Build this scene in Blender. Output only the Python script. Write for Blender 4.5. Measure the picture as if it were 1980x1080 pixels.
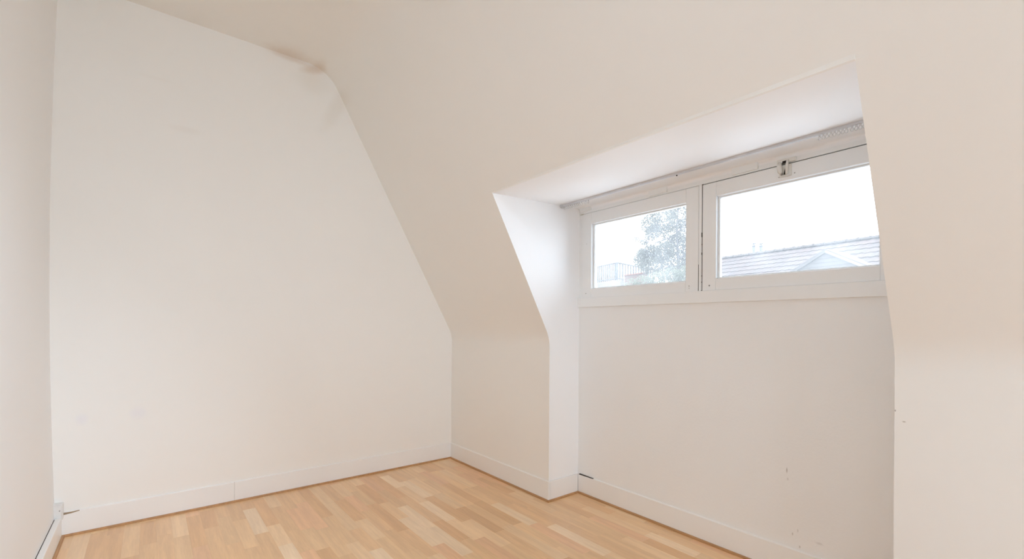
import bpy, bmesh, math, random
from mathutils import Vector, Matrix
random.seed(7)
S = 0.85                       # survey units -> metres (laminate strips come out 6.5 cm wide)
scene = bpy.context.scene
for o in list(bpy.data.objects): bpy.data.objects.remove(o)
COL = scene.collection

# ------------------------------------------------------------------ camera
YAW, FPX, CXP, CYP, ROLL, EYE = 0.69473, 887.08703, 1028.2431, 628.60018, 0.0067, 1.30
cd = bpy.data.cameras.new('camera'); cam = bpy.data.objects.new('camera', cd); COL.objects.link(cam)
cd.sensor_fit = 'HORIZONTAL'; cd.sensor_width = 36.0
cd.lens = FPX / 1980 * 36.0
cd.shift_x = (990 - CXP) / 1980
cd.shift_y = (CYP - 540) / 1980
cd.clip_start = 0.02; cd.clip_end = 500
cam.matrix_world = (Matrix.Translation((0, 0, EYE * S)) @ Matrix.Rotation(-YAW, 4, 'Z')
                    @ Matrix.Rotation(math.pi / 2, 4, 'X') @ Matrix.Rotation(ROLL, 4, 'Z'))
scene.camera = cam

# ------------------------------------------------------------------ world, lights, exposure
w = bpy.data.worlds.new('overcast'); scene.world = w; w.use_nodes = True
bg = w.node_tree.nodes['Background']
bg.inputs[0].default_value = (0.82, 0.94, 1.075, 1)
bg.inputs[1].default_value = 2.95

def area(name, loc, rot, sx, sy, power, color, portal=False):
    l = bpy.data.lights.new(name, 'AREA'); l.shape = 'RECTANGLE'; l.size = sx * S; l.size_y = sy * S
    l.energy = power; l.color = color
    if portal: l.cycles.is_portal = True
    o = bpy.data.objects.new(name, l); COL.objects.link(o)
    o.location = [c * S for c in loc]; o.rotation_euler = rot
    return o
# daylight through the dormer window (portal: only guides the sky's own light) and the added rear and roof windows
area('dormer_portal', (2.70, 1.50, 1.83), (0, math.pi / 2, 0), 0.80, 2.15, 1, (1, 1, 1), True)
area('rear_portal', (0.85, -3.26, 1.50), (math.pi / 2, 0, math.pi), 2.1, 2.4, 1, (1, 1, 1), True)
area('skylight_portal', (1.86, -2.03, 2.20), (0, math.radians(61.75), 0), 2.0, 2.2, 1, (1, 1, 1), True)
def spot(name, loc, target, power, angle, color):
    l = bpy.data.lights.new(name, 'SPOT'); l.energy = power; l.spot_size = math.radians(angle); l.spot_blend = 1.0
    l.shadow_soft_size = .12; l.color = color
    o = bpy.data.objects.new(name, l); COL.objects.link(o); o.location = [c * S for c in loc]
    o.rotation_euler = (Vector(target) - Vector(loc)).to_track_quat('-Z', 'Y').to_euler()
# two unseen fill lamps added to lift end and left walls (housings further down)
FILL_SPOTS = [((.25, -1.9, 3.05), (.25, 3.96, 1.75), 36, 72), ((1.3, -.3, 2.75), (-.43, 1.9, .65), 74, 62)]
for i, (p, q, pw, an) in enumerate(FILL_SPOTS): spot('fill_spot', p, q, pw, an, (.78, .95, 1.16))

scene.view_settings.view_transform = 'Standard'
scene.view_settings.look = 'None'
scene.view_settings.gamma = 1.0
scene.view_settings.use_curve_mapping = False
scene.view_settings.exposure = 1.02
scene.cycles.use_denoising = True
scene.cycles.max_bounces = 14
scene.cycles.diffuse_bounces = 10
scene.cycles.glossy_bounces = 4
scene.cycles.transmission_bounces = 6
scene.cycles.transparent_max_bounces = 12
scene.cycles.sample_clamp_indirect = 8.0
scene.cycles.caustics_reflective = False
scene.cycles.caustics_refractive = False

# ------------------------------------------------------------------ materials
def new_mat(name):
    m = bpy.data.materials.new(name); m.use_nodes = True
    nt = m.node_tree; b = nt.nodes['Principled BSDF']
    return m, nt, b
def N(nt, t, **kw):
    n = nt.nodes.new(t)
    for k, v in kw.items(): setattr(n, k, v)
    return n
def mixc(nt, fac, a, b, blend='MIX'):
    n = N(nt, 'ShaderNodeMix', data_type='RGBA', blend_type=blend)
    for sock, v in ((0, fac), (6, a), (7, b)):
        if hasattr(v, 'is_output'): nt.links.new(v, n.inputs[sock])
        else: n.inputs[sock].default_value = v if sock == 0 else (*v, 1)
    return n.outputs[2]
def mathn(nt, op, a, b=0.0, clamp=False):
    n = N(nt, 'ShaderNodeMath', operation=op, use_clamp=clamp)
    for i, v in enumerate((a, b)):
        if hasattr(v, 'is_output'): nt.links.new(v, n.inputs[i])
        else: n.inputs[i].default_value = v
    return n.outputs[0]
def position(nt): return N(nt, 'ShaderNodeNewGeometry').outputs['Position']
def noise(nt, vec, scale, detail=3, rough=.5):
    n = N(nt, 'ShaderNodeTexNoise'); n.inputs['Scale'].default_value = scale
    n.inputs['Detail'].default_value = detail; n.inputs['Roughness'].default_value = rough
    nt.links.new(vec, n.inputs['Vector']); return n.outputs['Fac']
def maprange(nt, v, a, b, c=0.0, d=1.0):
    n = N(nt, 'ShaderNodeMapRange', interpolation_type='SMOOTHSTEP')
    nt.links.new(v, n.inputs[0])
    for i, x in enumerate((a, b, c, d)): n.inputs[i + 1].default_value = x
    return n.outputs[0]
def blob(nt, centre, radii, wob=0.3, rotate=0.0, soft=.9):
    """mask 1 inside a wobbly ellipsoid of wear at a fixed place (survey units)"""
    p = position(nt)
    sub = N(nt, 'ShaderNodeVectorMath', operation='SUBTRACT'); nt.links.new(p, sub.inputs[0])
    sub.inputs[1].default_value = [c * S for c in centre]
    v = sub.outputs[0]
    if rotate:
        r = N(nt, 'ShaderNodeVectorRotate', rotation_type='Y_AXIS'); r.inputs['Angle'].default_value = rotate
        nt.links.new(v, r.inputs['Vector']); v = r.outputs[0]
    dv = N(nt, 'ShaderNodeVectorMath', operation='DIVIDE'); nt.links.new(v, dv.inputs[0])
    dv.inputs[1].default_value = [r * S for r in radii]
    ln = N(nt, 'ShaderNodeVectorMath', operation='LENGTH'); nt.links.new(dv.outputs[0], ln.inputs[0])
    nz = noise(nt, p, 9.0, 4)
    dist = mathn(nt, 'ADD', ln.outputs['Value'], mathn(nt, 'MULTIPLY', mathn(nt, 'SUBTRACT', nz, .5), wob * 2))
    return maprange(nt, dist, 1.0, 1.0 - soft)

WALL = (0.90, 0.885, 0.85)
def paint(name, base=WALL, rough=.62, bump=.06, bscale=55.0, spots=(), spec=.3):
    m, nt, b = new_mat(name)
    p = position(nt)
    n1 = noise(nt, p, 1.3, 3)
    c = mixc(nt, n1, [x * .985 for x in base], [min(1, x * 1.012) for x in base])
    for centre, radii, col, strength, rot in spots:
        f = mathn(nt, 'MULTIPLY', blob(nt, centre, radii, rotate=rot), strength)
        c = mixc(nt, f, c, col)
    nt.links.new(c, b.inputs['Base Color'])
    b.inputs['Roughness'].default_value = rough
    b.inputs['Specular IOR Level'].default_value = spec
    if bump:
        bn = N(nt, 'ShaderNodeBump'); bn.inputs['Strength'].default_value = bump
        bn.inputs['Distance'].default_value = .004
        nt.links.new(noise(nt, p, bscale, 5, .6), bn.inputs['Height'])
        nt.links.new(bn.outputs[0], b.inputs['Normal'])
    return m
DAMP = (0.60, 0.40, 0.24); OLIVE = (0.62, 0.52, 0.36); FILL = (0.86, 0.85, 0.86)
STAINS = [((.82, 3.96, 3.375), (.24, .22, .045), DAMP, .30, -.10),
          ((1.00, 3.96, 3.34), (.15, .22, .05), DAMP, .36, .35),
          ((1.00, 3.96, 3.25), (.20, .15, .16), OLIVE, .13, 0),
          ((1.19, 3.96, 3.10), (.09, .25, .35), OLIVE, .14, -.47)]
M_END = paint('end_wall_paint', bump=.05, bscale=40, spots=STAINS + [
    ((-.32, 3.96, .70), (.045, .1, .055), FILL, .9, 0), ((-.055, 3.96, .71), (.06, .1, .06), FILL, .8, .6),
    ((.19, 3.96, 2.63), (.15, .1, .035), (.78, .72, .65), .16, 0),
    ((.02, 3.96, 2.93), (.12, .1, .02), (.78, .72, .65), .1, 0)])
M_WALL = paint('wall_paint', bump=.05, bscale=40, spots=STAINS + [((2.28, .447, .931), (.1, .009, .004), (.30, .24, .18), .7, 0), ((2.28, .475, .971), (.1, .003, .006), (.18, .15, .13), .8, 0)])
M_CEIL = paint('ceiling_paint', base=(.90, .885, .85), bump=.03, spots=STAINS)
M_LEFT = paint('left_wall_paint', base=(.90, .895, .885), bump=.03)
GREY = (.33, .30, .28)
M_APRON = paint('apron_paint', base=(.895, .90, .895), bump=.22, bscale=75, spots=[
    ((2.59, .995, .545), (.1, .004, .020), GREY, .75, 0), ((2.59, .99, .50), (.1, .007, .010), GREY, .30, 0),
    ((2.59, .965, .22), (.1, .006, .012), GREY, .5, 0), ((2.59, .94, .245), (.1, .005, .014), GREY, .3, 0),
    ((2.59, .93, .165), (.1, .006, .010), GREY, .45, 0), ((2.59, .84, .215), (.1, .022, .008), GREY, .22, 0),
    ((2.59, .715, .16), (.1, .010, .005), GREY, .55, 0)])
M_REVEAL = paint('dormer_paint', base=(.925, .925, .925), bump=.02)
M_GLOSS = paint('gloss_white_paint', base=(.89, .885, .87), rough=.38, bump=.02, bscale=25, spec=.45)
M_FRAME = paint('window_frame_paint', base=(.885, .895, .89), rough=.36, bump=.025, bscale=25, spec=.45, spots=[
    ((2.585, 2.50, 2.165), (.05, .04, .008), (.45, .42, .30), .7, 0)])
M_FLUE = paint('flue_metal', base=(.08, .082, .092), bump=0)

def plain(name, col, rough=.5, metal=0.0, spec=.4):
    m, nt, b = new_mat(name)
    c = mixc(nt, noise(nt, position(nt), 30, 3), [x * .93 for x in col], [min(1, x * 1.05) for x in col])
    nt.links.new(c, b.inputs['Base Color'])
    b.inputs['Roughness'].default_value = rough; b.inputs['Metallic'].default_value = metal
    b.inputs['Specular IOR Level'].default_value = spec
    return m
M_DARK = plain('dark_recess', (.045, .038, .032), .9, 0, .1)
M_HOLE_SHADE = plain('broken_gap_shade', (.36, .28, .19), .95, 0, .1)
M_SCREW = plain('dull_screw', (.25, .23, .21), .5)
M_PLASTIC = plain('white_plastic', (.78, .77, .75), .35)
M_RAIL = plain('aluminium_rail', (.72, .72, .74), .35, .15)
M_GLIDER = plain('grey_plastic', (.66, .66, .66), .4)
M_LATCH = plain('painted_latch', (.80, .785, .74), .33)

def wood(name, use_obj_color, base=(.62, .36, .17), rough=.34):
    m, nt, b = new_mat(name)
    p = position(nt); oi = N(nt, 'ShaderNodeObjectInfo')
    off = N(nt, 'ShaderNodeVectorMath', operation='MULTIPLY_ADD')
    nt.links.new(p, off.inputs[0]); off.inputs[1].default_value = (26, 1.6, 26)
    comb = N(nt, 'ShaderNodeCombineXYZ')
    for i, k in enumerate((37.0, 91.0, 13.0)): nt.links.new(mathn(nt, 'MULTIPLY', oi.outputs['Random'], k), comb.inputs[i])
    nt.links.new(comb.outputs[0], off.inputs[2])
    n1 = noise(nt, off.outputs[0], 1.6, 5, .6)
    off2 = N(nt, 'ShaderNodeVectorMath', operation='MULTIPLY'); nt.links.new(off.outputs[0], off2.inputs[0])
    off2.inputs[1].default_value = (7, 9, 7)
    n2 = noise(nt, off2.outputs[0], 1.0, 3, .6)
    fac = mathn(nt, 'ADD', mathn(nt, 'MULTIPLY', n1, .7), mathn(nt, 'MULTIPLY', n2, .3))
    ramp = maprange(nt, fac, .35, .68)
    if use_obj_color:
        dark = mixc(nt, 1.0, oi.outputs['Color'], (.93, .90, .86), 'MULTIPLY')
        light = mixc(nt, 1.0, oi.outputs['Color'], (1.08, 1.08, 1.06), 'MULTIPLY')
    else:
        dark, light = [x * .8 for x in base], [x * 1.1 for x in base]
    nt.links.new(mixc(nt, ramp, dark, light), b.inputs['Base Color'])
    b.inputs['Roughness'].default_value = rough
    b.inputs['Specular IOR Level'].default_value = .5
    b.inputs['Coat Weight'].default_value = .6 if use_obj_color else 0; b.inputs['Coat Roughness'].default_value = .30
    return m
M_STRIP = wood('beech_laminate', True)
M_TRIMW = wood('beech_moulding', False, (.50, .27, .115), .45)

def glass_mat(name):
    m, nt, b = new_mat(name); nt.nodes.remove(b)
    out = nt.nodes['Material Output']
    tr = N(nt, 'ShaderNodeBsdfTransparent'); tr.inputs[0].default_value = (.985, .99, .99, 1)
    gl = N(nt, 'ShaderNodeBsdfGlossy'); gl.inputs['Roughness'].default_value = .02
    veil = N(nt, 'ShaderNodeBsdfTranslucent'); veil.inputs[0].default_value = (.95, .96, .97, 1)
    fr = N(nt, 'ShaderNodeFresnel'); fr.inputs[0].default_value = 1.3
    m1 = N(nt, 'ShaderNodeMixShader'); nt.links.new(fr.outputs[0], m1.inputs[0])
    nt.links.new(tr.outputs[0], m1.inputs[1]); nt.links.new(gl.outputs[0], m1.inputs[2])
    m2 = N(nt, 'ShaderNodeMixShader')
    d = maprange(nt, noise(nt, position(nt), 5, 5), .3, .75, VEIL * .8, VEIL * 1.2)
    nt.links.new(d, m2.inputs[0]); nt.links.new(m1.outputs[0], m2.inputs[1]); nt.links.new(veil.outputs[0], m2.inputs[2])
    nt.links.new(m2.outputs[0], out.inputs[0])
    return m
VEIL = .095  # white veil mixed into the glass stands in for exposure haze
M_GLASS = glass_mat('veiled_window_glass')

def leafm(name, a, bcol):
    m, nt, b = new_mat(name); nt.nodes.remove(b)
    out = nt.nodes['Material Output']
    c = mixc(nt, noise(nt, position(nt), 1.2, 3), a, bcol)
    d = N(nt, 'ShaderNodeBsdfDiffuse'); t = N(nt, 'ShaderNodeBsdfTranslucent'); mx = N(nt, 'ShaderNodeMixShader')
    mx.inputs[0].default_value = .4
    nt.links.new(c, d.inputs[0]); nt.links.new(c, t.inputs[0])
    nt.links.new(d.outputs[0], mx.inputs[1]); nt.links.new(t.outputs[0], mx.inputs[2]); nt.links.new(mx.outputs[0], out.inputs[0])
    return m
M_LEAF = leafm('pale_tree_leaves', (0.112, 0.111, 0.092), (0.156, 0.151, 0.111))
M_BUSH = leafm('shrub_leaves', (0.156, 0.164, 0.117), (0.190, 0.193, 0.133))
M_BARK = plain('bark', (0.128, 0.120, 0.120), .9)
M_TILE = wood('roof_tile_clay', True)
for n in M_TILE.node_tree.nodes:
    if n.type == 'BSDF_PRINCIPLED': n.inputs['Roughness'].default_value = .85; n.inputs['Coat Weight'].default_value = 0
M_RENDER = plain('pale_render', (0.145, 0.125, 0.112), .9)
M_WHITE = plain('white_bargeboard', (0.266, 0.228, 0.201), .6)
M_SIDING = plain('pale_siding', (0.104, 0.090, 0.079), .8)
M_RAILING = plain('grey_railing_steel', (0.067, 0.062, 0.061), .6)
M_BRICKC = plain('orange_coping', (0.180, 0.055, 0.031), .8)
M_PINK = plain('pink_brick', (0.154, 0.092, 0.070), .9)
M_GROUND = plain('street_paving', (.30, .30, .29), .9)

# ------------------------------------------------------------------ mesh helpers (all coordinates in survey units)
ORG = {}
def link(name, me, mat, parent, origin):
    o = bpy.data.objects.new(name, me); COL.objects.link(o)
    if mat and not me.materials: me.materials.append(mat)
    po = ORG[parent.name] if parent else Vector((0, 0, 0))
    o.parent = parent; o.location = (Vector(origin) - po) * S
    ORG[o.name] = Vector(origin)
    return o
def mesh(name, verts, faces, mat, parent=None, origin=None, smooth=False):
    vs = [Vector(v) for v in verts]
    if origin is None:
        lo = Vector([min(v[i] for v in vs) for i in range(3)]); hi = Vector([max(v[i] for v in vs) for i in range(3)])
        origin = ((lo.x + hi.x) / 2, (lo.y + hi.y) / 2, lo.z)
    me = bpy.data.meshes.new(name)
    me.from_pydata([(v - Vector(origin)) * S for v in vs], [], faces)
    bm = bmesh.new(); bm.from_mesh(me); bmesh.ops.recalc_face_normals(bm, faces=bm.faces); bm.to_mesh(me); bm.free()
    if smooth:
        for p in me.polygons: p.use_smooth = True
    return link(name, me, mat, parent, origin)
def from_bm(name, bm, mat, parent=None, origin=None, smooth=False):
    vs = [v.co.copy() for v in bm.verts]
    if origin is None:
        lo = Vector([min(v[i] for v in vs) for i in range(3)]); hi = Vector([max(v[i] for v in vs) for i in range(3)])
        origin = Vector(((lo.x + hi.x) / 2, (lo.y + hi.y) / 2, lo.z))
    for v in bm.verts: v.co = (v.co - Vector(origin)) * S
    me = bpy.data.meshes.new(name); bm.to_mesh(me); bm.free()
    if smooth:
        for p in me.polygons: p.use_smooth = True
    return link(name, me, mat, parent, origin)
def bm_box(bm, x0, x1, y0, y1, z0, z1, bev=0.0, seg=2):
    r = bmesh.ops.create_cube(bm, size=1.0)
    for v in r['verts']:
        v.co = Vector(((x0 + x1) / 2 + v.co.x * (x1 - x0), (y0 + y1) / 2 + v.co.y * (y1 - y0), (z0 + z1) / 2 + v.co.z * (z1 - z0)))
    if bev:
        es = set(e for v in r['verts'] for e in v.link_edges)
        bmesh.ops.bevel(bm, geom=list(es), offset=bev, segments=seg, affect='EDGES', profile=.5)
def box(name, x0, x1, y0, y1, z0, z1, mat, parent=None, bev=0.0, seg=2, origin=None):
    bm = bmesh.new(); bm_box(bm, x0, x1, y0, y1, z0, z1, bev, seg)
    return from_bm(name, bm, mat, parent, origin)
def bm_tube(bm, pts, r, n=8, closed=False, cap=True):
    pts = [Vector(p) for p in pts]; rings = []
    for i, p in enumerate(pts):
        a = pts[i - 1] if (i or closed) else pts[i]; b = pts[(i + 1) % len(pts)] if (i < len(pts) - 1 or closed) else pts[i]
        t = (b - a).normalized(); up = Vector((0, 0, 1)) if abs(t.z) < .9 else Vector((0, 1, 0))
        u = t.cross(up).normalized(); v = t.cross(u)
        rr = r[i] if isinstance(r, (list, tuple)) else r
        rings.append([bm.verts.new(p + (u * math.cos(2 * math.pi * k / n) + v * math.sin(2 * math.pi * k / n)) * rr) for k in range(n)])
    m = len(rings)
    for i in range(m if closed else m - 1):
        A, B = rings[i], rings[(i + 1) % m]
        for k in range(n): bm.faces.new((A[k], A[(k + 1) % n], B[(k + 1) % n], B[k]))
    if cap and not closed:
        bm.faces.new(rings[0]); bm.faces.new(rings[-1][::-1])
    bmesh.ops.recalc_face_normals(bm, faces=bm.faces)
def tube(name, pts, r, mat, parent=None, n=8, closed=False):
    bm = bmesh.new(); bm_tube(bm, pts, r, n, closed)
    return from_bm(name, bm, mat, parent, smooth=True)
def empty(name, loc):
    o = bpy.data.objects.new(name, None); COL.objects.link(o); o.location = Vector(loc) * S
    o.empty_display_size = .1; ORG[o.name] = Vector(loc); return o
def structure(o, label=None):
    o['kind'] = 'structure'
    if label: o['label'] = label
    return o
def tag(o, label, cat, group=None):
    o['label'] = label; o['category'] = cat
    if group: o['group'] = group
    return o
def dup(o, parent=None, shift=(0, 0, 0)):
    c = o.copy(); COL.objects.link(c); ORG[c.name] = ORG[o.name] + Vector(shift)
    c.parent = parent
    if parent is None: c.location = ORG[c.name] * S
    for ch in [x for x in bpy.data.objects if x.parent is o]: dup(ch, c, shift)
    return c

# ------------------------------------------------------------------ room shell
XL, XR, XB, YE, YR = -.431, 2.280, 2.588, 3.960, -3.20
ZK, SL, ZC = 1.205, 1.861, 3.380          # knee height, slope steepness, ceiling height
Y1, Y2, HD = 2.5276, .4772, 2.187         # dormer cheeks and front edge
def slope_x(z): return XR - (z - ZK) / SL
XC = slope_x(ZC)
def fillet(p0, pc, p1, t, n=8):
    """round corner pc between directions to p0 and p1, with support points beside the arc"""
    pc, a, b = Vector(pc), (Vector(p0) - Vector(pc)).normalized(), (Vector(p1) - Vector(pc)).normalized()
    A, B = pc + a * t, pc + b * t
    out = [pc + a * (t + .004)]
    for i in range(n + 1):
        s = i / n; out.append(A.lerp(pc, s).lerp(pc.lerp(B, s), s))
    out.append(pc + b * (t + .004)); return out
knee = fillet((XR, 0), (XR, ZK), (slope_x(2), 2), .07, 8)
cove = fillet((slope_x(2), 2), (XC, ZC), (XC - 1, ZC), .17, 12)
xhd = slope_x(HD)
KY0, KY1, KZ0, KZ1 = -3.05, -1.0, 1.35, 3.05
prof_low = [Vector((XR, -.02))] + knee + [Vector((slope_x(KZ0), KZ0)), Vector((xhd, HD))]
prof_high = [Vector((xhd, HD)), Vector((slope_x(KZ1), KZ1))] + cove
def strip_surface(profile, ya, yb, verts, faces, skip=None):
    b0 = len(verts)
    for p in profile: verts.append((p.x, ya, p.y)); verts.append((p.x, yb, p.y))
    for i in range(len(profile) - 1):
        if skip and any(profile[i].y >= k[0] - 1e-6 and profile[i + 1].y <= k[1] + 1e-6 for k in skip): continue
        faces.append((b0 + 2 * i, b0 + 2 * i + 1, b0 + 2 * i + 3, b0 + 2 * i + 2))
vs, fs = [], []
for ya, yb, sk in ((YR - .05, KY0, None), (KY0, KY1, ((KZ0, KZ1),)), (KY1, Y2, None)):
    strip_surface(prof_low, ya, yb, vs, fs, sk); strip_surface(prof_high, ya, yb, vs, fs, sk)
strip_surface(prof_low, Y1, YE + .05, vs, fs)
for ya, yb in ((Y2, Y1), (Y1, YE + .05)): strip_surface(prof_high, ya, yb, vs, fs)
bm = bmesh.new()
bv = [bm.verts.new(v) for v in vs]
for f in fs: bm.faces.new([bv[i] for i in f])
bmesh.ops.remove_doubles(bm, verts=bm.verts, dist=1e-5)
bmesh.ops.recalc_face_normals(bm, faces=bm.faces)
for f in bm.faces:
    f.smooth = True
structure(from_bm('wall_right', bm, M_WALL), 'knee wall and sloping attic wall around the dormer')
structure(box('ceiling', XL - .15, XC - .174, YR - .05, YE + .05, ZC, ZC + .12, M_CEIL), 'flat strip of attic ceiling')
structure(mesh('wall_back', [(x, y, z) for y in (YE, YE + .15) for x, z in
          ((XL - .2, -.1), (XR + .1, -.1), (XR + .1, ZK), (XC + .1, ZC + .1), (XL - .2, ZC + .1))],
          [(0, 1, 2, 3, 4), (9, 8, 7, 6, 5)] + [(i, (i + 1) % 5, 5 + (i + 1) % 5, 5 + i) for i in range(5)], M_END),
          'cream end wall with a damp stain near the ceiling')
# left wall: old plaster that bellies out by about 3 cm at mid height
vs, fs = [], []
zs = sorted(set([-.05 + (ZC + .1) * i / 24 for i in range(25)]))
ys = [YR - .05, 0, 2, YE + .05]
for z in zs:
    x = XL - .031 * math.sin(math.pi * min(1, max(0, (z - .15) / 3.2))) ** .8
    vs += [(x, y, z) for y in ys]
for i in range(len(zs) - 1):
    for k in range(3):
        fs.append((4 * i + k, 4 * i + k + 1, 4 * i + k + 5, 4 * i + k + 4))
lw = mesh('wall_left', vs, fs, M_LEFT, smooth=True)
structure(lw, 'white left wall')
# rear wall with a tall window added behind the camera for more daylight
RX0, RX1, RZ0, RZ1 = -.20, 1.90, .30, 2.70
bm = bmesh.new()
for q in ((XL - .2, RX0, -.1, ZC + .1), (RX1, XR + .4, -.1, ZC + .1), (RX0, RX1, -.1, RZ0), (RX0, RX1, RZ1, ZC + .1)):
    bm_box(bm, q[0], q[1], YR - .15, YR, q[2], q[3])
structure(from_bm('wall_rear', bm, M_END), 'rear wall behind the viewpoint')
w3 = structure(empty('added_window_3', ((RX0 + RX1) / 2, YR, RZ0)), 'tall rear window added behind the viewpoint for more daylight')
for a in ((RX0, RX0 + .07, RZ0, RZ1), (RX1 - .07, RX1, RZ0, RZ1), ((RX0 + RX1) / 2 - .04, (RX0 + RX1) / 2 + .04, RZ0 + .07, RZ1 - .07),
          (RX0 + .07, RX1 - .07, RZ0, RZ0 + .07), (RX0 + .07, RX1 - .07, RZ1 - .07, RZ1)):
    box('frame_rail', a[0], a[1], YR - .10, YR - .04, a[2], a[3], M_FRAME, w3, .004)
for xa, xb in ((RX0 + .07, (RX0 + RX1) / 2 - .04), ((RX0 + RX1) / 2 + .04, RX1 - .07)):
    box('pane', xa, xb, YR - .075, YR - .07, RZ0 + .07, RZ1 - .07, M_GLASS, w3)

# roof window added out of view to brighten left wall and floor: frame, glass
w4 = structure(empty('added_window_4', (slope_x((KZ0 + KZ1) / 2), (KY0 + KY1) / 2, KZ0)), 'sloping roof window added beside the viewpoint for more daylight, out of view')
SD = Vector((slope_x(KZ1) - slope_x(KZ0), 0, KZ1 - KZ0)); SN = Vector((math.sin(math.atan(SL)), 0, math.cos(math.atan(SL))))
SP = Vector((slope_x(KZ0), 0, KZ0))
def sky_part(name, s0, s1, ya, yb, d0, d1, mat):
    q = [SP + SD * s + Vector((0, y, 0)) for s, y in ((s0, ya), (s1, ya), (s1, yb), (s0, yb))]
    return mesh(name, [v + SN * d0 for v in q] + [v + SN * d1 for v in q], [(0, 1, 2, 3), (7, 6, 5, 4), (0, 4, 5, 1), (1, 5, 6, 2), (2, 6, 7, 3), (3, 7, 4, 0)], mat, w4)
for a in ((-.04, .04, KY0 - .05, KY1 + .05), (.96, 1.04, KY0 - .05, KY1 + .05), (.04, .96, KY0 - .05, KY0 + .05), (.04, .96, KY1 - .05, KY1 + .05)):
    sky_part('frame_rail', *a, .004, .11, M_FRAME)
KM = (KY0 + KY1) / 2
sky_part('mullion', .04, .96, KM - .05, KM + .05, .004, .11, M_FRAME)
for ya, yb in ((KY0 + .045, KM - .045), (KM + .045, KY1 - .045)): sky_part('pane', .035, .965, ya, yb, .06, .066, M_GLASS)
for p, q, _pw, _an in FILL_SPOTS:  # dressing for the added fill lamps
    sl = structure(empty('fill_lamp', (p[0], p[1], ZC)), 'unseen ceiling lamp added behind the viewpoint as fill light')
    dv = (Vector(q) - Vector(p)).normalized()
    tube('stem', [(p[0], p[1], ZC), Vector(p) - dv * .10], .012, M_RAIL, sl)
    bm = bmesh.new(); bm_tube(bm, [Vector(p) - dv * .16, Vector(p) - dv * .14, Vector(p) - dv * .03], [.05, .075, .085], 16, False, False)
    from_bm('housing', bm, M_PLASTIC, sl, smooth=True)

# dormer: two cheeks, ceiling with a rounded back edge, apron wall, front edge lip
def cheek(name, y, yo, label):
    pts = [Vector((XR, -.02)), Vector((XB + .03, -.02)), Vector((XB + .03, 2.222)), Vector((xhd, HD))] + list(reversed(knee))
    n = len(pts)
    v = [(p.x, y, p.y) for p in pts] + [(p.x + (.012 if i > 2 else 0), yo, p.y) for i, p in enumerate(pts)]
    f = [tuple(range(n)), tuple(range(2 * n - 1, n - 1, -1))]
    f += [(i, (i + 1) % n, n + (i + 1) % n, n + i) for i in range(3)]
    structure(mesh(name, v, f, M_REVEAL), label)
cheek('wall_dormer_left', Y1, Y1 + .10, 'white left cheek of the dormer')
cheek('wall_dormer_right', Y2, Y2 - .10, 'right cheek of the dormer, turned away from view')
LIP = .015
zc0 = HD - LIP; zc1 = 2.214
vs, fs = [], []
def dprof(z0):
    zm = z0 + (zc1 - z0) * .83
    return [Vector((xhd + .006, z0)), Vector((2.44, zm))] + fillet((2.44, zm), (XB - .002, zc1), (XB - .002, 2.0), .02, 6)
pa, pb = dprof(HD - LIP), dprof(HD - .004)
for a, b in zip(pa, pb): vs += [(a.x, Y2 - .02, a.y), (b.x, Y1 + .02, b.y)]
fs = [(2 * i, 2 * i + 1, 2 * i + 3, 2 * i + 2) for i in range(len(pa) - 1)]
n0 = len(vs)
strip_surface([Vector((xhd + .006, HD + .11)), Vector((XB + .1, HD + .11)), Vector((XB + .1, 2.16))], Y2 - .1, Y1 + .1, vs, fs)
structure(mesh('ceiling_dormer', vs, fs, M_REVEAL, smooth=True), 'bright white dormer ceiling')
structure(mesh('trim_1', [(xhd - .001, Y1, HD), (xhd - .001, Y2, HD), (xhd - .001, Y1, HD - .004), (xhd - .001, Y2, HD - LIP - .002),
                (xhd + .014, Y1, HD), (xhd + .014, Y2, HD), (xhd + .014, Y1, HD - .004), (xhd + .014, Y2, HD - LIP - .002)],
          [(0, 1, 3, 2), (4, 6, 7, 5), (0, 4, 5, 1), (2, 3, 7, 6), (0, 2, 6, 4), (1, 5, 7, 3)], M_WALL), 'cream lip along the front edge of the dormer ceiling')
structure(box('wall_dormer_back', XB, XB + .12, Y2 - .05, Y1 + .05, -.1, 1.515, M_APRON), 'rough white wall below the dormer window')

# ------------------------------------------------------------------ laminate floor
floor = structure(box('floor', XL - .1, XB + .1, YR - .05, YE + .05, -.12, -.012, plain('underlay', (.30, .20, .12), .9)), 'beech strip laminate floor')
SW = .0775
def cam_px(x, y, z):
    z -= EYE; d = x * math.sin(YAW) + y * math.cos(YAW); r = x * math.cos(YAW) - y * math.sin(YAW)
    if d < .05: return None
    return CXP + FPX * r / d, CYP - FPX * z / d
TONES = [((.78, .50, .26), 5), ((.80, .53, .285), 5), ((.83, .575, .335), 4), ((.74, .45, .215), 3), ((.87, .65, .43), 3), ((.80, .49, .27), 3), ((.72, .43, .205), 1)]
TONES = [t for t, k in TONES for _ in range(k)]
STRIPS = {}
def strip_mesh(wd, ln):
    key = (round(wd, 4), round(ln, 4))
    if key not in STRIPS:
        bm = bmesh.new(); c = .0003
        top = [(c, c), (wd - c, c), (wd - c, ln - c), (c, ln - c)]; bot = [(0, 0), (wd, 0), (wd, ln), (0, ln)]
        r0 = [bm.verts.new((x * S, y * S, -.011 * S)) for x, y in bot]; r1 = [bm.verts.new((x * S, y * S, -.0003 * S)) for x, y in bot]
        r2 = [bm.verts.new((x * S, y * S, 0)) for x, y in top]
        for A, B in ((r0, r1), (r1, r2)):
            for i in range(4): bm.faces.new((A[i], A[(i + 1) % 4], B[(i + 1) % 4], B[i]))
        bm.faces.new(r2)
        me = bpy.data.meshes.new('floor_strip'); bm.to_mesh(me); bm.free(); me.materials.append(M_STRIP)
        STRIPS[key] = me
    return STRIPS[key]
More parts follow.
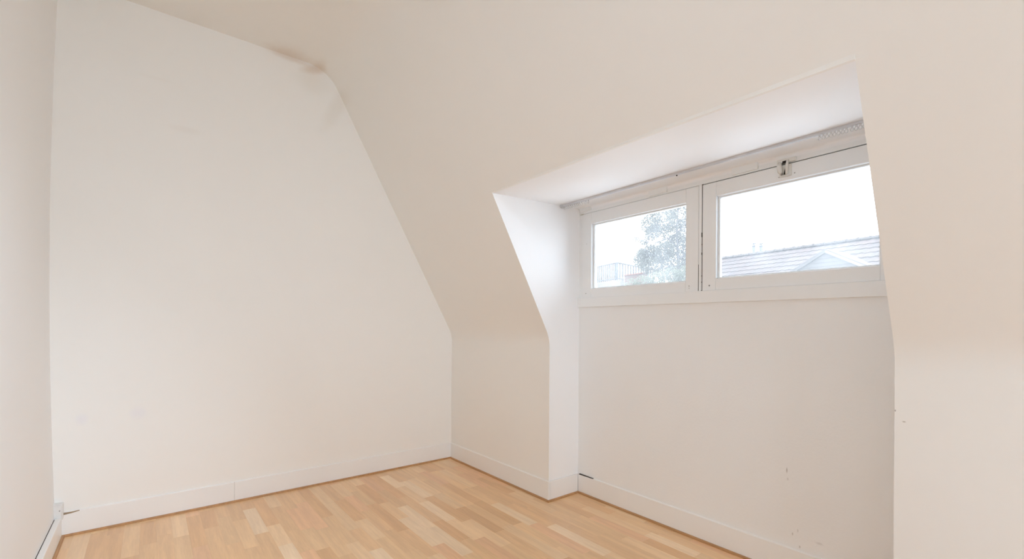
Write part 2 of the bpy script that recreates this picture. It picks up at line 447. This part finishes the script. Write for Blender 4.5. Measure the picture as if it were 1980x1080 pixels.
rest = bmesh.new()
LENS = (.34, .40, .44, .48, .54)
x0 = -.348 - 2 * SW
count = 0
prev_offsets = []
while x0 < XB:
    xa, xb = max(x0, XL - .03), min(x0 + SW, XB + .02)
    y = YR - random.uniform(0, .4)
    while y < YE:
        ln = random.choice(LENS); ya, yb = max(y, YR), min(y + ln, YE)
        y += ln
        if yb - ya < .02: continue
        if xa >= XR and ya > Y1: continue
        if xa >= XR and yb > Y1: yb = Y1 + .01
        vis = False
        for px, py in ((xa, ya), (xb, ya), (xa, yb), (xb, yb), ((xa + xb) / 2, (ya + yb) / 2)):
            q = cam_px(px, py, 0)
            if q and -60 < q[0] < 2040 and q[1] < 1130: vis = True
        tone = random.choice(TONES); k = random.uniform(.99, 1.09)
        if vis and count < 300 and not (xa >= XR and yb < Y2):
            o = bpy.data.objects.new('floor_strip', strip_mesh(xb - xa - .00008, yb - ya - .00008)); COL.objects.link(o)
            o.parent = floor; o.location = (Vector((xa, ya, 0)) - ORG[floor.name]) * S
            o.color = (*[c * k for c in tone], 1); count += 1
        else:
            bm_box(rest, xa, xb - .0004, ya, yb - .0004, -.011, 0)
    x0 += SW
r = from_bm('floor_strip', rest, M_STRIP, floor); r['kind'] = 'stuff'; r.color = (.65, .41, .23, 1)

# ------------------------------------------------------------------ skirting boards and beech mouldings
HB, TB = .1455, .011
bb = structure(empty('baseboard_back', (1.0, YE, 0)), 'white skirting along the end wall')
box('board', XL + .01, .4811, YE - TB, YE + .01, .0, HB, M_GLOSS, bb, .003)
box('board', .4816, XR - .002, YE - TB, YE + .01, .0, HB, M_GLOSS, bb, .003)
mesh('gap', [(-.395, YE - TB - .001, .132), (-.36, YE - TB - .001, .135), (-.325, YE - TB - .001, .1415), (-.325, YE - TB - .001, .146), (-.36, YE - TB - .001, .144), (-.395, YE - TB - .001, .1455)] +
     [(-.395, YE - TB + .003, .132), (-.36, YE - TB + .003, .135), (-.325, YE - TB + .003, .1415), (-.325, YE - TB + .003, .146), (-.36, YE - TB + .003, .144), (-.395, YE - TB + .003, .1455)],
     [(0, 1, 2, 3, 4, 5), (11, 10, 9, 8, 7, 6)] + [(i, (i + 1) % 6, 6 + (i + 1) % 6, 6 + i) for i in range(6)], M_HOLE_SHADE, bb)['label'] = 'broken gap in the painted skirting top, its shade put in as brown'  # proud brown patch; the shade of the hole is put into its colour
bl = structure(empty('baseboard_left', (XL, 1.5, 0)), 'white skirting along the left wall')
box('board', XL + .0025, XL + .030, YR, YE - TB, 0, HB - .02, M_GLOSS, bl, .005, 3)
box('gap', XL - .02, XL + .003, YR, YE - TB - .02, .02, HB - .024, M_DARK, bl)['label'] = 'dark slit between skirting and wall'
br = structure(empty('baseboard_right', (XR, 3.2, 0)), 'white skirting along knee wall and dormer')
box('board', XR - TB, XR + .01, Y1 - TB, YE - TB, 0, HB, M_GLOSS, br, .003)
box('board', XR + .002, XB - TB, Y1 - TB, Y1 + .01, 0, HB, M_GLOSS, br, .003)
box('board', XB - TB, XB + .01, Y2, Y1 - TB, 0, HB, M_GLOSS, br, .005, 3)
box('board', XR - TB, XR + .01, YR, Y2, 0, HB, M_GLOSS, br, .003)
mesh('gap', [(XB - .012, 2.505, HB - .003), (XB - .012, 2.505, HB + .0025), (XB - .012, 2.36, HB - .001), (XB - .012, 2.36, HB + .001),
             (XB + .002, 2.505, HB - .003), (XB + .002, 2.505, HB + .0025), (XB + .002, 2.36, HB - .001), (XB + .002, 2.36, HB + .001)],
     [(0, 2, 3, 1), (4, 5, 7, 6), (0, 1, 5, 4), (2, 6, 7, 3), (1, 3, 7, 5), (0, 4, 6, 2)], M_DARK, br)['label'] = 'dark shrinkage crack above the skirting'
def moulding(name, p, q, nx, ny, label):
    """quadrant of beech between floor points p and q, growing towards (nx, ny)"""
    W, H = .013, .012
    sec = [(0, 0), (W, 0), (W * .97, H * .45), (W * .75, H * .8), (W * .4, H * .97), (0, H)]
    vs = [(a[0] + nx * u, a[1] + ny * u, v) for a in (p, q) for u, v in sec]; n = len(sec)
    structure(mesh(name, vs, [tuple(range(n)), tuple(range(2 * n - 1, n - 1, -1))] + [(i, (i + 1) % n, n + (i + 1) % n, n + i) for i in range(n)], M_TRIMW), label)
moulding('trim_2', (XL + .03, YE - TB), (XR - TB, YE - TB), 0, -1, 'beech moulding at the foot of the end wall')
moulding('trim_3', (XR - TB, YE - TB), (XR - TB, Y1 - TB - .013), -1, 0, 'beech moulding at the foot of the knee wall')
moulding('trim_4', (XR - TB - .013, Y1 - TB), (XB - TB, Y1 - TB), 0, -1, 'short beech moulding at the foot of the dormer cheek')
moulding('trim_5', (XB - TB, Y1 - TB), (XB - TB, Y2), -1, 0, 'beech moulding at the foot of the wall under the window')
moulding('trim_6', (XL + .03, YR), (XL + .03, YE - TB), 1, 0, 'thin beech moulding at the foot of the left wall')
cb = empty('cable_cover', (-.415, YE - .02, .105)); tag(cb, 'small white plastic cable cover in the left corner above the skirting', 'cover')
box('cover', XL - .015, -.394, YE - .040, YE + .002, .112, .210, M_PLASTIC, cb, .004)
box('cover_lid', -.436, -.399, YE - .044, YE - .039, .125, .200, M_PLASTIC, cb, .002)
tube('screw', [(-.408, YE - .0435, .170), (-.408, YE - .046, .170)], .003, M_SCREW, cb)

# ------------------------------------------------------------------ dormer window
F = XB - .003                              # room face of the frame
w1 = structure(empty('window_1', (F, 1.99, 1.515)), 'fixed left light of the dormer window')
w2 = structure(empty('window_2', (F, 1.03, 1.515)), 'opening right sash of the dormer window')
def rail(name, ya, yb, za, zb, parent, x0=F, x1=F + .065, bev=.003): return box(name, x0, x1, ya, yb, za, zb, M_FRAME, parent, bev)
rail('frame_head', Y2 - .03, Y1 + .03, 2.166, 2.26, w1, F + .004)
rail('frame_jamb', 2.494, Y1 + .03, 1.50, 2.166, w1, F + .006)
rail('frame_jamb', Y2 - .03, .512, 1.50, 2.166, w2, F + .004)
rail('mullion', 1.4885, 1.5095, 1.50, 2.166, w1, F + .001)
# fixed light
rail('stile', 2.402, 2.492, 1.515, 2.163, w1); rail('stile', 1.511, 1.597, 1.515, 2.163, w1)
rail('top_rail', 1.597, 2.402, 2.077, 2.163, w1); rail('bottom_rail', 1.597, 2.402, 1.515, 1.582, w1)
def lights(w_, ya, yb, za, zb):
    xg = F + .024
    for nm, a, b, c, d in (('glazing_bead', ya, ya + .010, za, zb), ('glazing_bead', yb - .010, yb, za, zb),
                           ('glazing_bead', ya + .010, yb - .010, za, za + .008), ('glazing_bead', ya + .010, yb - .010, zb - .008, zb)):
        box(nm, xg + .004, xg + .03, a, b, c, d, M_FRAME, w_, .001)
    box('pane', xg + .012, xg + .016, ya + .004, yb - .004, za + .004, zb - .004, M_GLASS, w_)
lights(w1, 1.597, 2.402, 1.582, 2.077)
# opening sash with its shadow gap
rail('stile', 1.397, 1.4845, 1.517, 2.161, w2); rail('stile', .516, .597, 1.517, 2.161, w2)
rail('top_rail', .597, 1.397, 2.076, 2.161, w2); rail('bottom_rail', .597, 1.397, 1.517, 1.587, w2)
lights(w2, .597, 1.397, 1.587, 2.076)
rail('rebate', Y2 - .03, 1.4885, 2.150, 2.175, w2, F + .055, F + .09, .001); rail('rebate', 1.47, 1.50, 1.505, 2.16, w2, F + .055, F + .09, .001)
rail('rebate', Y2 - .03, 1.50, 1.495, 1.53, w2, F + .055, F + .09, .001); rail('rebate', .49, .53, 1.505, 2.16, w2, F + .055, F + .09, .001)
box('gap', F + .002, F + .054, 1.4846, 1.4884, 1.512, 2.167, M_DARK, w2)['label'] = 'dark gap beside the sash'
box('gap', F + .012, F + .054, .515, 1.4892, 2.1600, 2.1668, M_DARK, w2)['label'] = 'dark gap above the sash'
for z0_, z1_, wd in ((1.845, 1.872, .0035), (1.797, 1.802, .002), (1.737, 1.75, .003), (1.604, 1.612, .002), (1.567, 1.573, .0025), (1.516, 1.521, .004)):
    box('paint_chip', F - .0004, F + .004, 1.4845, 1.4868 + wd, z0_, z1_, M_DARK, w1)
box('gap', F + .0005, F + .02, 1.5095, 1.5108, 1.515, 1.68, M_DARK, w1)['label'] = 'hairline crack beside the mullion'
for ya, yb, za, zb in ((2.404, 2.52, 2.185, 2.235), (1.734, 1.875, 2.172, 2.235), (1.153, 1.30, 2.174, 2.235)):
    rail('packing_block', ya, yb, za, zb, w1, F - .008, F + .02, .002)
def screw(y, z, par, r=.0035): tube('screw_head', [(F + .002, y, z), (F - .0012, y, z)], r, M_SCREW, par, 8)
screw(2.452, 1.548, w1); screw(1.572, 1.552, w1, .003); screw(1.572, 1.538, w1, .002); screw(1.437, 1.546, w2, .0045); screw(2.448, 1.93, w1, .002)
# latch
lt = box('latch', F - .007, F + .001, .980, 1.040, 2.095, 2.158, M_LATCH, w2, .002); lt['label'] = 'white painted sash latch'
box('keeper', F - .010, F + .006, .958, 1.050, 2.168, 2.190, M_LATCH, lt, .003)
box('keeper_slot', F - .011, F - .008, 1.000, 1.022, 2.164, 2.178, M_DARK, lt)
bm = bmesh.new(); bm_tube(bm, [(F - .012, 1.036, 2.172), (F - .020, 1.034, 2.150), (F - .020, 1.030, 2.120), (F - .012, 1.024, 2.104)], [.009, .013, .012, .006], 8)
from_bm('lever', bm, M_LATCH, lt, smooth=True)
bm = bmesh.new(); bm_tube(bm, [(F - .010, .996, 2.178), (F - .016, .998, 2.150), (F - .012, 1.000, 2.106)], [.007, .008, .007], 8)
from_bm('lever_arm', bm, M_LATCH, lt, smooth=True)
mesh('slot', [(F - .0085, 1.006, 2.150), (F - .0085, 1.018, 2.106), (F - .0085, 1.008, 2.106), (F - .0085, 1.0045, 2.150),
              (F - .006, 1.006, 2.150), (F - .006, 1.018, 2.106), (F - .006, 1.008, 2.106), (F - .006, 1.0045, 2.150)],
     [(0, 1, 2, 3), (7, 6, 5, 4), (0, 4, 5, 1), (1, 5, 6, 2), (2, 6, 7, 3), (3, 7, 4, 0)], M_DARK, lt)
box('latch_foot', F - .014, F, .985, 1.026, 2.094, 2.100, M_LATCH, lt, .002)
screw(1.042, 2.100, lt, .003); screw(.965, 2.105, lt, .003)
# sill board
sb = structure(box('trim_7', XB - .016, XB + .03, Y2 - .02, Y1 + .008, 1.443, 1.5165, M_FRAME, None, .003), 'white painted sill board under the dormer window')

# ------------------------------------------------------------------ curtain rail with its hooks
def ceil_z(x): return zc0 + (zc1 - zc0) * (x - xhd) / (XB - xhd)
RX = 2.383; RZ = ceil_z(RX)
rl = empty('curtain_rail', (RX, 1.5, RZ - .012)); tag(rl, 'thin white curtain rail screwed to the dormer ceiling', 'curtain rail')
bm = bmesh.new()
bm_box(bm, RX - .007, RX + .007, Y2 + .012, 2.543, RZ - .004, RZ + .002, .0005, 1)
bm_box(bm, RX - .007, RX - .0058, Y2 + .012, 2.543, RZ - .012, RZ - .003)
bm_box(bm, RX + .0058, RX + .007, Y2 + .012, 2.543, RZ - .012, RZ - .003)
bm_box(bm, RX - .007, RX - .002, Y2 + .012, 2.543, RZ - .0128, RZ - .0115)
bm_box(bm, RX + .002, RX + .007, Y2 + .012, 2.543, RZ - .0128, RZ - .0115)
from_bm('track', bm, M_RAIL, rl)
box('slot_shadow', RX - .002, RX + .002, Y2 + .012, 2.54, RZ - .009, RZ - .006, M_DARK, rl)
es = box('end_stop', RX - .012, RX + .012, 2.495, 2.512, RZ - .026, RZ - .001, M_GLIDER, rl, .003)
tube('screw', [(RX, 1.534, RZ - .012), (RX, 1.534, RZ - .018)], .004, M_DARK, rl)
def y_on_rail(px):
    lo, hi = .3, 3.0
    for _ in range(40):
        m = (lo + hi) / 2
        if cam_px(RX, m, RZ)[0] > px: lo = m
        else: hi = m
    return lo
def make_glider(y):
    g = empty('curtain_hook', (RX, y, RZ - .012))
    box('shank', RX - .003, RX + .003, y - .004, y + .004, RZ - .022, RZ - .008, M_GLIDER, g, .001)
    bm = bmesh.new()
    bm_tube(bm, [(RX, y + .0062 * math.cos(a), RZ - .0285 + .0085 * math.sin(a)) for a in [2 * math.pi * i / 12 for i in range(12)]], .0016, 6, True)
    from_bm('eye', bm, M_GLIDER, g, smooth=True)
    return g
LEFT_PX = [1091, 1094.5, 1098, 1101.5, 1105, 1108.5, 1112, 1115.5, 1119, 1122.5, 1131, 1136]
RIGHT_PX = [1582, 1589.5, 1596.5, 1604, 1611, 1619, 1627, 1634, 1645, 1653, 1661, 1669]
ORD = ['first', 'second', 'third', 'fourth', 'fifth', 'sixth', 'seventh', 'eighth', 'ninth', 'tenth', 'eleventh', 'twelfth']
g0 = make_glider(0.0)
first = True
for i, (side, pxs) in enumerate((('left', LEFT_PX), ('right', RIGHT_PX))):
    for j, px in enumerate(pxs):
        y = y_on_rail(px)
        if first: g, first = dup(g0, None, (0, y, 0)), False
        else: g = dup(g0, None, (0, y, 0))
        if side == 'left': lab = 'small grey curtain hook, %s from the rail\'s left end stop' % ORD[j]
        else: lab = 'small grey curtain hook in the right-hand bunch, %s from the left of that bunch' % ORD[j]
        tag(g, lab, 'curtain hook', 'curtain hooks on the rail')
for ch in list(g0.children): bpy.data.objects.remove(ch)
bpy.data.objects.remove(g0)

# ------------------------------------------------------------------ outside: street, house opposite, terrace railing, tree
GZ = -7.0
structure(box('ground', -60, 60, -60, 60, GZ - .2, GZ, M_GROUND), 'street level outside, far below the window')
structure(box('bounce_slab', XB + .14, 4.8, .0, 4.4, 1.34, 1.42, plain('pale_bounce', (.84, .85, .86), .7)), 'unseen pale slab added below the dormer sill to bounce skylight up')  # added reflector below the sightline, throws skylight onto the dormer ceiling
def pt(px, py, depth):
    """point of the world seen in the photograph at px, py, `depth` units ahead"""
    x, y = px - CXP, py - CYP; c, s = math.cos(ROLL), math.sin(ROLL); x, y = c * x + s * y, -s * x + c * y
    r = x / FPX
    return Vector((math.sin(YAW) + r * math.cos(YAW), math.cos(YAW) - r * math.sin(YAW), -y / FPX)) * depth + Vector((0, 0, EYE))
# house opposite
D = Vector((.134, .991, 0)); NN = Vector((.991, -.134, 0)); UP = Vector((0, 0, 1))
RA = Vector((20.0, 4.657, 4.50)); T0, T1 = -1.3, 6.75
PITCH = math.radians(34); DN = -NN * math.cos(PITCH) - UP * math.sin(PITCH); RN = (-NN * math.sin(PITCH) + UP * math.cos(PITCH))
house = empty('opposite_house', RA + D * 3 + Vector((0, 0, GZ - RA.z))); tag(house, 'pale house across the street with a clay tiled roof and ridge tiles', 'house')
def slab(name, a, b, c, d, th, mat, parent):
    """slab on quad a b c d (counter-clockwise from outside), thickness th inwards"""
    nrm = (b - a).cross(d - a).normalized() * -th
    return mesh(name, [a, b, c, d, a + nrm, b + nrm, c + nrm, d + nrm],
                [(0, 1, 2, 3), (7, 6, 5, 4), (0, 4, 5, 1), (1, 5, 6, 2), (2, 6, 7, 3), (3, 7, 4, 0)], mat, parent)
a_, b_ = RA + D * -4, RA + D * 6.75
L_ = 4.8
slab('roof_slope', a_ + DN * L_ - RN * .06, a_ - RN * .06, b_ - RN * .06, b_ + DN * L_ - RN * .06, .15, M_SIDING, house)
dn2 = NN * math.cos(PITCH) - UP * math.sin(PITCH)
slab('roof_slope', a_ - RN * .06, a_ + dn2 * L_ - RN * .06, b_ + dn2 * L_ - RN * .06, b_ - RN * .06, .15, M_SIDING, house)
hw = L_ * math.cos(PITCH) - .3; ez = RA.z - (L_ - .3) * math.sin(PITCH) - .2
cor = [a_ - NN * hw, a_ + NN * hw, b_ + NN * hw, b_ - NN * hw]
bm = bmesh.new()
lo = [bm.verts.new((v.x, v.y, GZ)) for v in cor]; hi = [bm.verts.new((v.x, v.y, ez)) for v in cor]
for i in range(4): bm.faces.new((lo[i], lo[(i + 1) % 4], hi[(i + 1) % 4], hi[i]))
ga, gb = bm.verts.new(a_ - UP * .3), bm.verts.new(b_ - UP * .3)
bm.faces.new((hi[0], hi[1], ga)); bm.faces.new((hi[2], hi[3], gb))
bmesh.ops.recalc_face_normals(bm, faces=bm.faces)
from_bm('wall', bm, M_RENDER, house)
# roof tiles: pantile section, one object each
TW, TG = .275, .355
def tile_mesh():
    sec = [(0, .022), (.05, .034), (.10, .036), (.14, .028), (.18, .018), (.24, .016), (.285, .024)]
    bm = bmesh.new(); rows = []
    for k, (g, lift) in enumerate(((-.06, -.012), (TG + .02, .022))):
        rows.append([bm.verts.new((D * u + DN * g + RN * (h + lift)) * S) for u, h in sec])
        rows.append([bm.verts.new((D * u + DN * g + RN * (h + lift - .022)) * S) for u, h in sec])
    for i in range(len(sec) - 1):
        for A, B in ((rows[0], rows[2]), (rows[2], rows[3])): bm.faces.new((A[i], A[i + 1], B[i + 1], B[i]))
    bmesh.ops.recalc_face_normals(bm, faces=bm.faces)
    me = bpy.data.meshes.new('roof_tile'); bm.to_mesh(me); bm.free(); me.materials.append(M_TILE); return me
TM = tile_mesh()
ROOFC = [(0.081, 0.055, 0.047), (0.087, 0.060, 0.050), (0.076, 0.054, 0.048), (0.089, 0.061, 0.052), (0.079, 0.058, 0.050), (0.093, 0.060, 0.050)]
nT = int((T1 - T0) / TW); nrow = 9
for r_ in range(nrow):
    for c_ in range(nT):
        p = RA + D * (T0 + c_ * TW) + DN * (.06 + r_ * TG + random.uniform(-.006, .006)) + RN * random.uniform(0, .006)
        o = bpy.data.objects.new('roof_tile', TM); COL.objects.link(o); o.parent = house
        o.location = (p - ORG[house.name]) * S
        k = random.uniform(.95, 1.05); o.color = (*[x * k for x in random.choice(ROOFC)], 1)
def ridge_mesh():
    bm = bmesh.new(); rows = []
    for t, rad in ((-.02, .125), (.05, .125), (.055, .110), (.42, .100)):
        rows.append([bm.verts.new((D * t + NN * (rad * 1.15 * math.cos(a)) + UP * (rad * math.sin(a) - .02)) * S) for a in [math.pi * i / 8 for i in range(9)]])
    for A, B in zip(rows, rows[1:]):
        for i in range(8): bm.faces.new((A[i], A[i + 1], B[i + 1], B[i]))
    bm.faces.new(rows[0]); bmesh.ops.recalc_face_normals(bm, faces=bm.faces)
    me = bpy.data.meshes.new('ridge_tile'); bm.to_mesh(me); bm.free(); me.materials.append(M_TILE); return me
RM = ridge_mesh()
t = T0
while t < T1:
    o = bpy.data.objects.new('ridge_tile', RM); COL.objects.link(o); o.parent = house
    o.location = (RA + D * t + UP * .03 - ORG[house.name]) * S
    k = random.uniform(.93, 1.04); o.color = (.068 * k, .053 * k, .046 * k, 1); t += .39
for px, wd in ((1457.5, 5.2), (1471.5, 5.6)):
    base = pt(px, 489, 20.9); top = pt(px, 474.5, 20.9); rr = wd / 2 * 20.9 / FPX
    f = tube('flue_pipe', [base - UP * .5, top], rr, M_FLUE, house, 14)
    tube('flue_cap', [top + UP * .07, top + UP * .10], rr * 1.5, M_FLUE, f, 14)
    tube('flue_collar', [top - UP * .05, top + UP * .01], rr * 1.25, M_FLUE, f, 14)
    tube('flue_stem', [top, top + UP * .08], rr * .5, M_FLUE, f, 8)
# cross gable with clapboards and white bargeboards
GF = 15.6
ap = pt(1598, 484.5, GF)
gw, gs = 2.3, math.tan(math.radians(29))
def gp(u, h, out=0.0): return ap - D * u + UP * h - NN * out
gab = mesh('gable_wall', [gp(-gw, -gw * gs), gp(0, 0), gp(gw, -gw * gs), gp(gw, -3.2), gp(-gw, -3.2)] + [gp(-gw, -gw * gs, -1.2), gp(0, 0, -1.2), gp(gw, -gw * gs, -1.2), gp(gw, -3.2, -1.2), gp(-gw, -3.2, -1.2)],
     [(0, 1, 2, 3, 4), (9, 8, 7, 6, 5)] + [(i, (i + 1) % 5, 5 + (i + 1) % 5, 5 + i) for i in range(5)], M_SIDING, house)
for k in range(1, 12):
    h1, h0 = -.13 * k, -.13 * (k + 1); ul, u0 = -h1 / gs, -h0 / gs
    mesh('clapboard', [gp(-ul, h1, .01), gp(ul, h1, .01), gp(min(u0, gw), h0, .03), gp(-min(u0, gw), h0, .03), gp(-ul, h1), gp(ul, h1), gp(min(u0, gw), h0), gp(-min(u0, gw), h0)],
         [(0, 1, 2, 3), (7, 6, 5, 4), (0, 4, 5, 1), (1, 5, 6, 2), (2, 6, 7, 3), (3, 7, 4, 0)], M_SIDING, gab)
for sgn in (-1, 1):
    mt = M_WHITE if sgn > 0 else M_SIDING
    e0, e1 = (0, .06), (sgn * (gw + .1), .06 - (gw + .1) * gs)
    P4 = [gp(e0[0], e0[1], .09), gp(e1[0], e1[1], .09), gp(e1[0], e1[1] - .13, .09), gp(e0[0], e0[1] - .13, .09)]
    mesh('bargeboard', P4 + [v + NN * .05 for v in P4], [(0, 1, 2, 3), (7, 6, 5, 4), (0, 4, 5, 1), (1, 5, 6, 2), (2, 6, 7, 3), (3, 7, 4, 0)], mt, gab)
    Q = [gp(e0[0], e0[1], .1), gp(e1[0], e1[1], .1), gp(e1[0], e1[1], -1.3), gp(e0[0], e0[1], -1.3)]
    mesh('gable_roof', Q + [v - UP * .04 for v in Q], [(0, 1, 2, 3), (7, 6, 5, 4), (0, 4, 5, 1), (1, 5, 6, 2), (2, 6, 7, 3), (3, 7, 4, 0)], M_TILE, gab).color = (.11, .09, .085, 1)

# terrace with railing (left pane, far away)
c0 = pt(1192, 541, 29); lw_ = pt(1155, 548.5, 31); rw_ = pt(1262, 528, 32.5)
zt = c0.z
l0, r0_ = Vector((lw_.x, lw_.y, zt)), Vector((rw_.x, rw_.y, zt))
back = l0 + (r0_ - c0)
ter = tag(mesh('terrace_building', [Vector((v.x, v.y, z)) for z in (GZ, zt) for v in (c0 * 1.0, r0_, back, l0)],
      [(3, 2, 1, 0), (4, 5, 6, 7)] + [(i, (i + 1) % 4, 4 + (i + 1) % 4, 4 + i) for i in range(4)], M_RENDER), 'distant pale flat-roofed building carrying the railing', 'building')
HR = (541 - 507.0) * 29 / FPX
rlg = empty('railing', c0); tag(rlg, 'grey steel railing of upright bars on the far flat roof', 'railing')
inn = (back - c0).normalized() * .15
for seg, (A, B, nb) in enumerate(((c0 + inn, l0 + inn, 10), (c0 + inn, r0_ + inn, 14))):
    for h in (HR, .12):
        tube('rail_bar', [A + UP * h, B + UP * h], .05, M_RAILING, rlg, 6)
    for i in range(0 if seg == 0 else 1, nb + 1):
        q = A.lerp(B, i / nb)
        tube('baluster', [q, q + UP * HR], (.08 if i == 0 else .052), M_RAILING, rlg, 6)
# nearer low roofs at the foot of the tree
def prism(name, pts, thick, mat, parent=None):
    """front polygon pts pushed back by vector thick"""
    n = len(pts); v = list(pts) + [p + thick for p in pts]
    return mesh(name, v, [tuple(range(n)), tuple(range(2 * n - 1, n - 1, -1))] + [(i, (i + 1) % n, n + (i + 1) % n, n + i) for i in range(n)], mat, parent)
away = Vector((.80, .60, 0))
wc = [pt(1184, 556, 24), pt(1201, 537.5, 24), pt(1206, 537.5, 24), pt(1212, 556, 24)]
for v in wc[::3]: v.z = GZ
ch = tag(prism('chimney', wc, away * .9, M_RENDER), 'pale sloping chimney breast below the far railing', 'chimney')
cp = [pt(1200.5, 537.8, 23.95), pt(1200.5, 536.4, 23.95), pt(1206.5, 536.4, 23.95), pt(1206.5, 537.8, 23.95)]
prism('chimney_cap', cp, away * .95, M_WHITE, ch)
ext = [pt(1208, 560, 21), pt(1208, 532.5, 21), pt(1252, 526.5, 20.5), pt(1254, 560, 20.5)]
for v in (ext[0], ext[3]): v.z = GZ
ex = tag(prism('brick_extension', ext, away * 2.0, M_PINK), 'low pink brick extension with an orange coping behind the shrub', 'building')
cp = [pt(1206.5, 532.9, 20.9), pt(1206.5, 531.0, 20.9), pt(1253, 525.0, 20.4), pt(1253, 526.9, 20.4)]
prism('coping', cp, away * .5, M_BRICKC, ex)

# tree and shrub: branches, then leaves in clumps
def leaves(name, clumps, n, size, mat, parent):
    verts, faces = [], []
    rnd = random.Random(3)
    wts = [c[1][0] * c[1][1] * c[2] for c in clumps]
    for _ in range(n):
        c, rad, _w = rnd.choices(clumps, wts)[0]
        while True:
            q = Vector((rnd.uniform(-1, 1), rnd.uniform(-1, 1), rnd.uniform(-1, 1)))
            if .35 < q.length < 1: break
        p = c + Vector((q.x * rad[0], q.y * rad[0], q.z * rad[1]))
        t = Vector((rnd.gauss(0, 1), rnd.gauss(0, 1), rnd.gauss(-.3, .8))).normalized()
        u = t.cross(Vector((rnd.gauss(0, 1), rnd.gauss(0, 1), rnd.gauss(0, 1)))).normalized()
        l = size * rnd.uniform(.7, 1.3); b0 = len(verts)
        verts += [p - t * l, p + u * l * .45 - t * l * .1, p + t * l, p - u * l * .45 - t * l * .1]
        faces.append((b0, b0 + 1, b0 + 2, b0 + 3))
    o = mesh(name, verts, faces, mat, parent); o['kind'] = 'stuff'; return o
TD = 17.0
def tp(px, py, dz=0.0): return pt(px, py, TD + dz)
U = TD / FPX                     # units per pixel at the tree
tb = tp(1322, 640); tb.z = GZ
tree = empty('tree', tb); tag(tree, 'pale leafy tree seen through the left window pane', 'tree')
trunk_top = tp(1312, 520)
tube('trunk', [tb, tp(1318, 600), trunk_top, tp(1308, 440), tp(1316, 360)], [.20, .13, .06, .03, .01], M_BARK, tree, 10)
for a, b, c in (((1314, 540), (1285, 505), (1250, 485)), ((1311, 480), (1282, 450), (1252, 425)), ((1310, 450), (1335, 420), (1365, 400)), ((1312, 500), (1345, 480), (1375, 470)), ((1310, 455), (1262, 470), (1228, 462)), ((1308, 420), (1285, 390), (1275, 360))):
    tube('branch', [tp(*a), tp(b[0], b[1], -.2), tp(c[0], c[1], -.3)], [.026, .016, .006], M_BARK, tree, 6)
CL = []
for px, py, rx, ry, wt in ((1258, 432, 20, 22, 1.1), (1285, 425, 25, 28, 1.0), (1315, 415, 25, 30, .9), (1262, 450, 18, 16, 1.3), (1255, 492, 24, 20, 1.5), (1240, 500, 16, 20, 1.5),
        (1282, 487, 24, 22, 1.5), (1310, 480, 26, 30, 1.1), (1300, 450, 24, 22, .8), (1340, 450, 30, 40, .8), (1350, 500, 36, 40, 1.0), (1268, 515, 34, 18, 1.5), (1315, 525, 30, 25, 1.2),
        (1230, 462, 7, 4, .8), (1375, 450, 20, 45, .4), (1380, 490, 13, 35, .5), (1300, 380, 30, 25, .8), (1335, 370, 35, 30, .8), (1244, 468, 10, 6, 1.0)):
    CL.append((tp(px, py, random.uniform(-.5, .5)), (rx * U, ry * U), wt))
leaves('foliage', CL, 20000, .046, M_LEAF, tree)
sb_ = tp(1285, 640, -2); sb_.z = GZ
shrub = empty('shrub', sb_); tag(shrub, 'pale green bushy shrub along the bottom of the left window pane', 'shrub')
CB = []
UB = 15.0 / FPX
for px, py, rx, ry in ((1222, 552, 16, 14), (1245, 548, 22, 16), (1272, 544, 25, 20), (1300, 540, 26, 24), (1330, 540, 30, 28), (1270, 575, 60, 25)):
    CB.append((pt(px, py, 15.0), (rx * UB, ry * UB), 1.0))
tube('stem', [sb_, pt(1282, 600, 15), pt(1275, 560, 15)], [.14, .10, .03], M_BARK, shrub, 8)
leaves('foliage', CB, 5500, .042, M_BUSH, shrub)
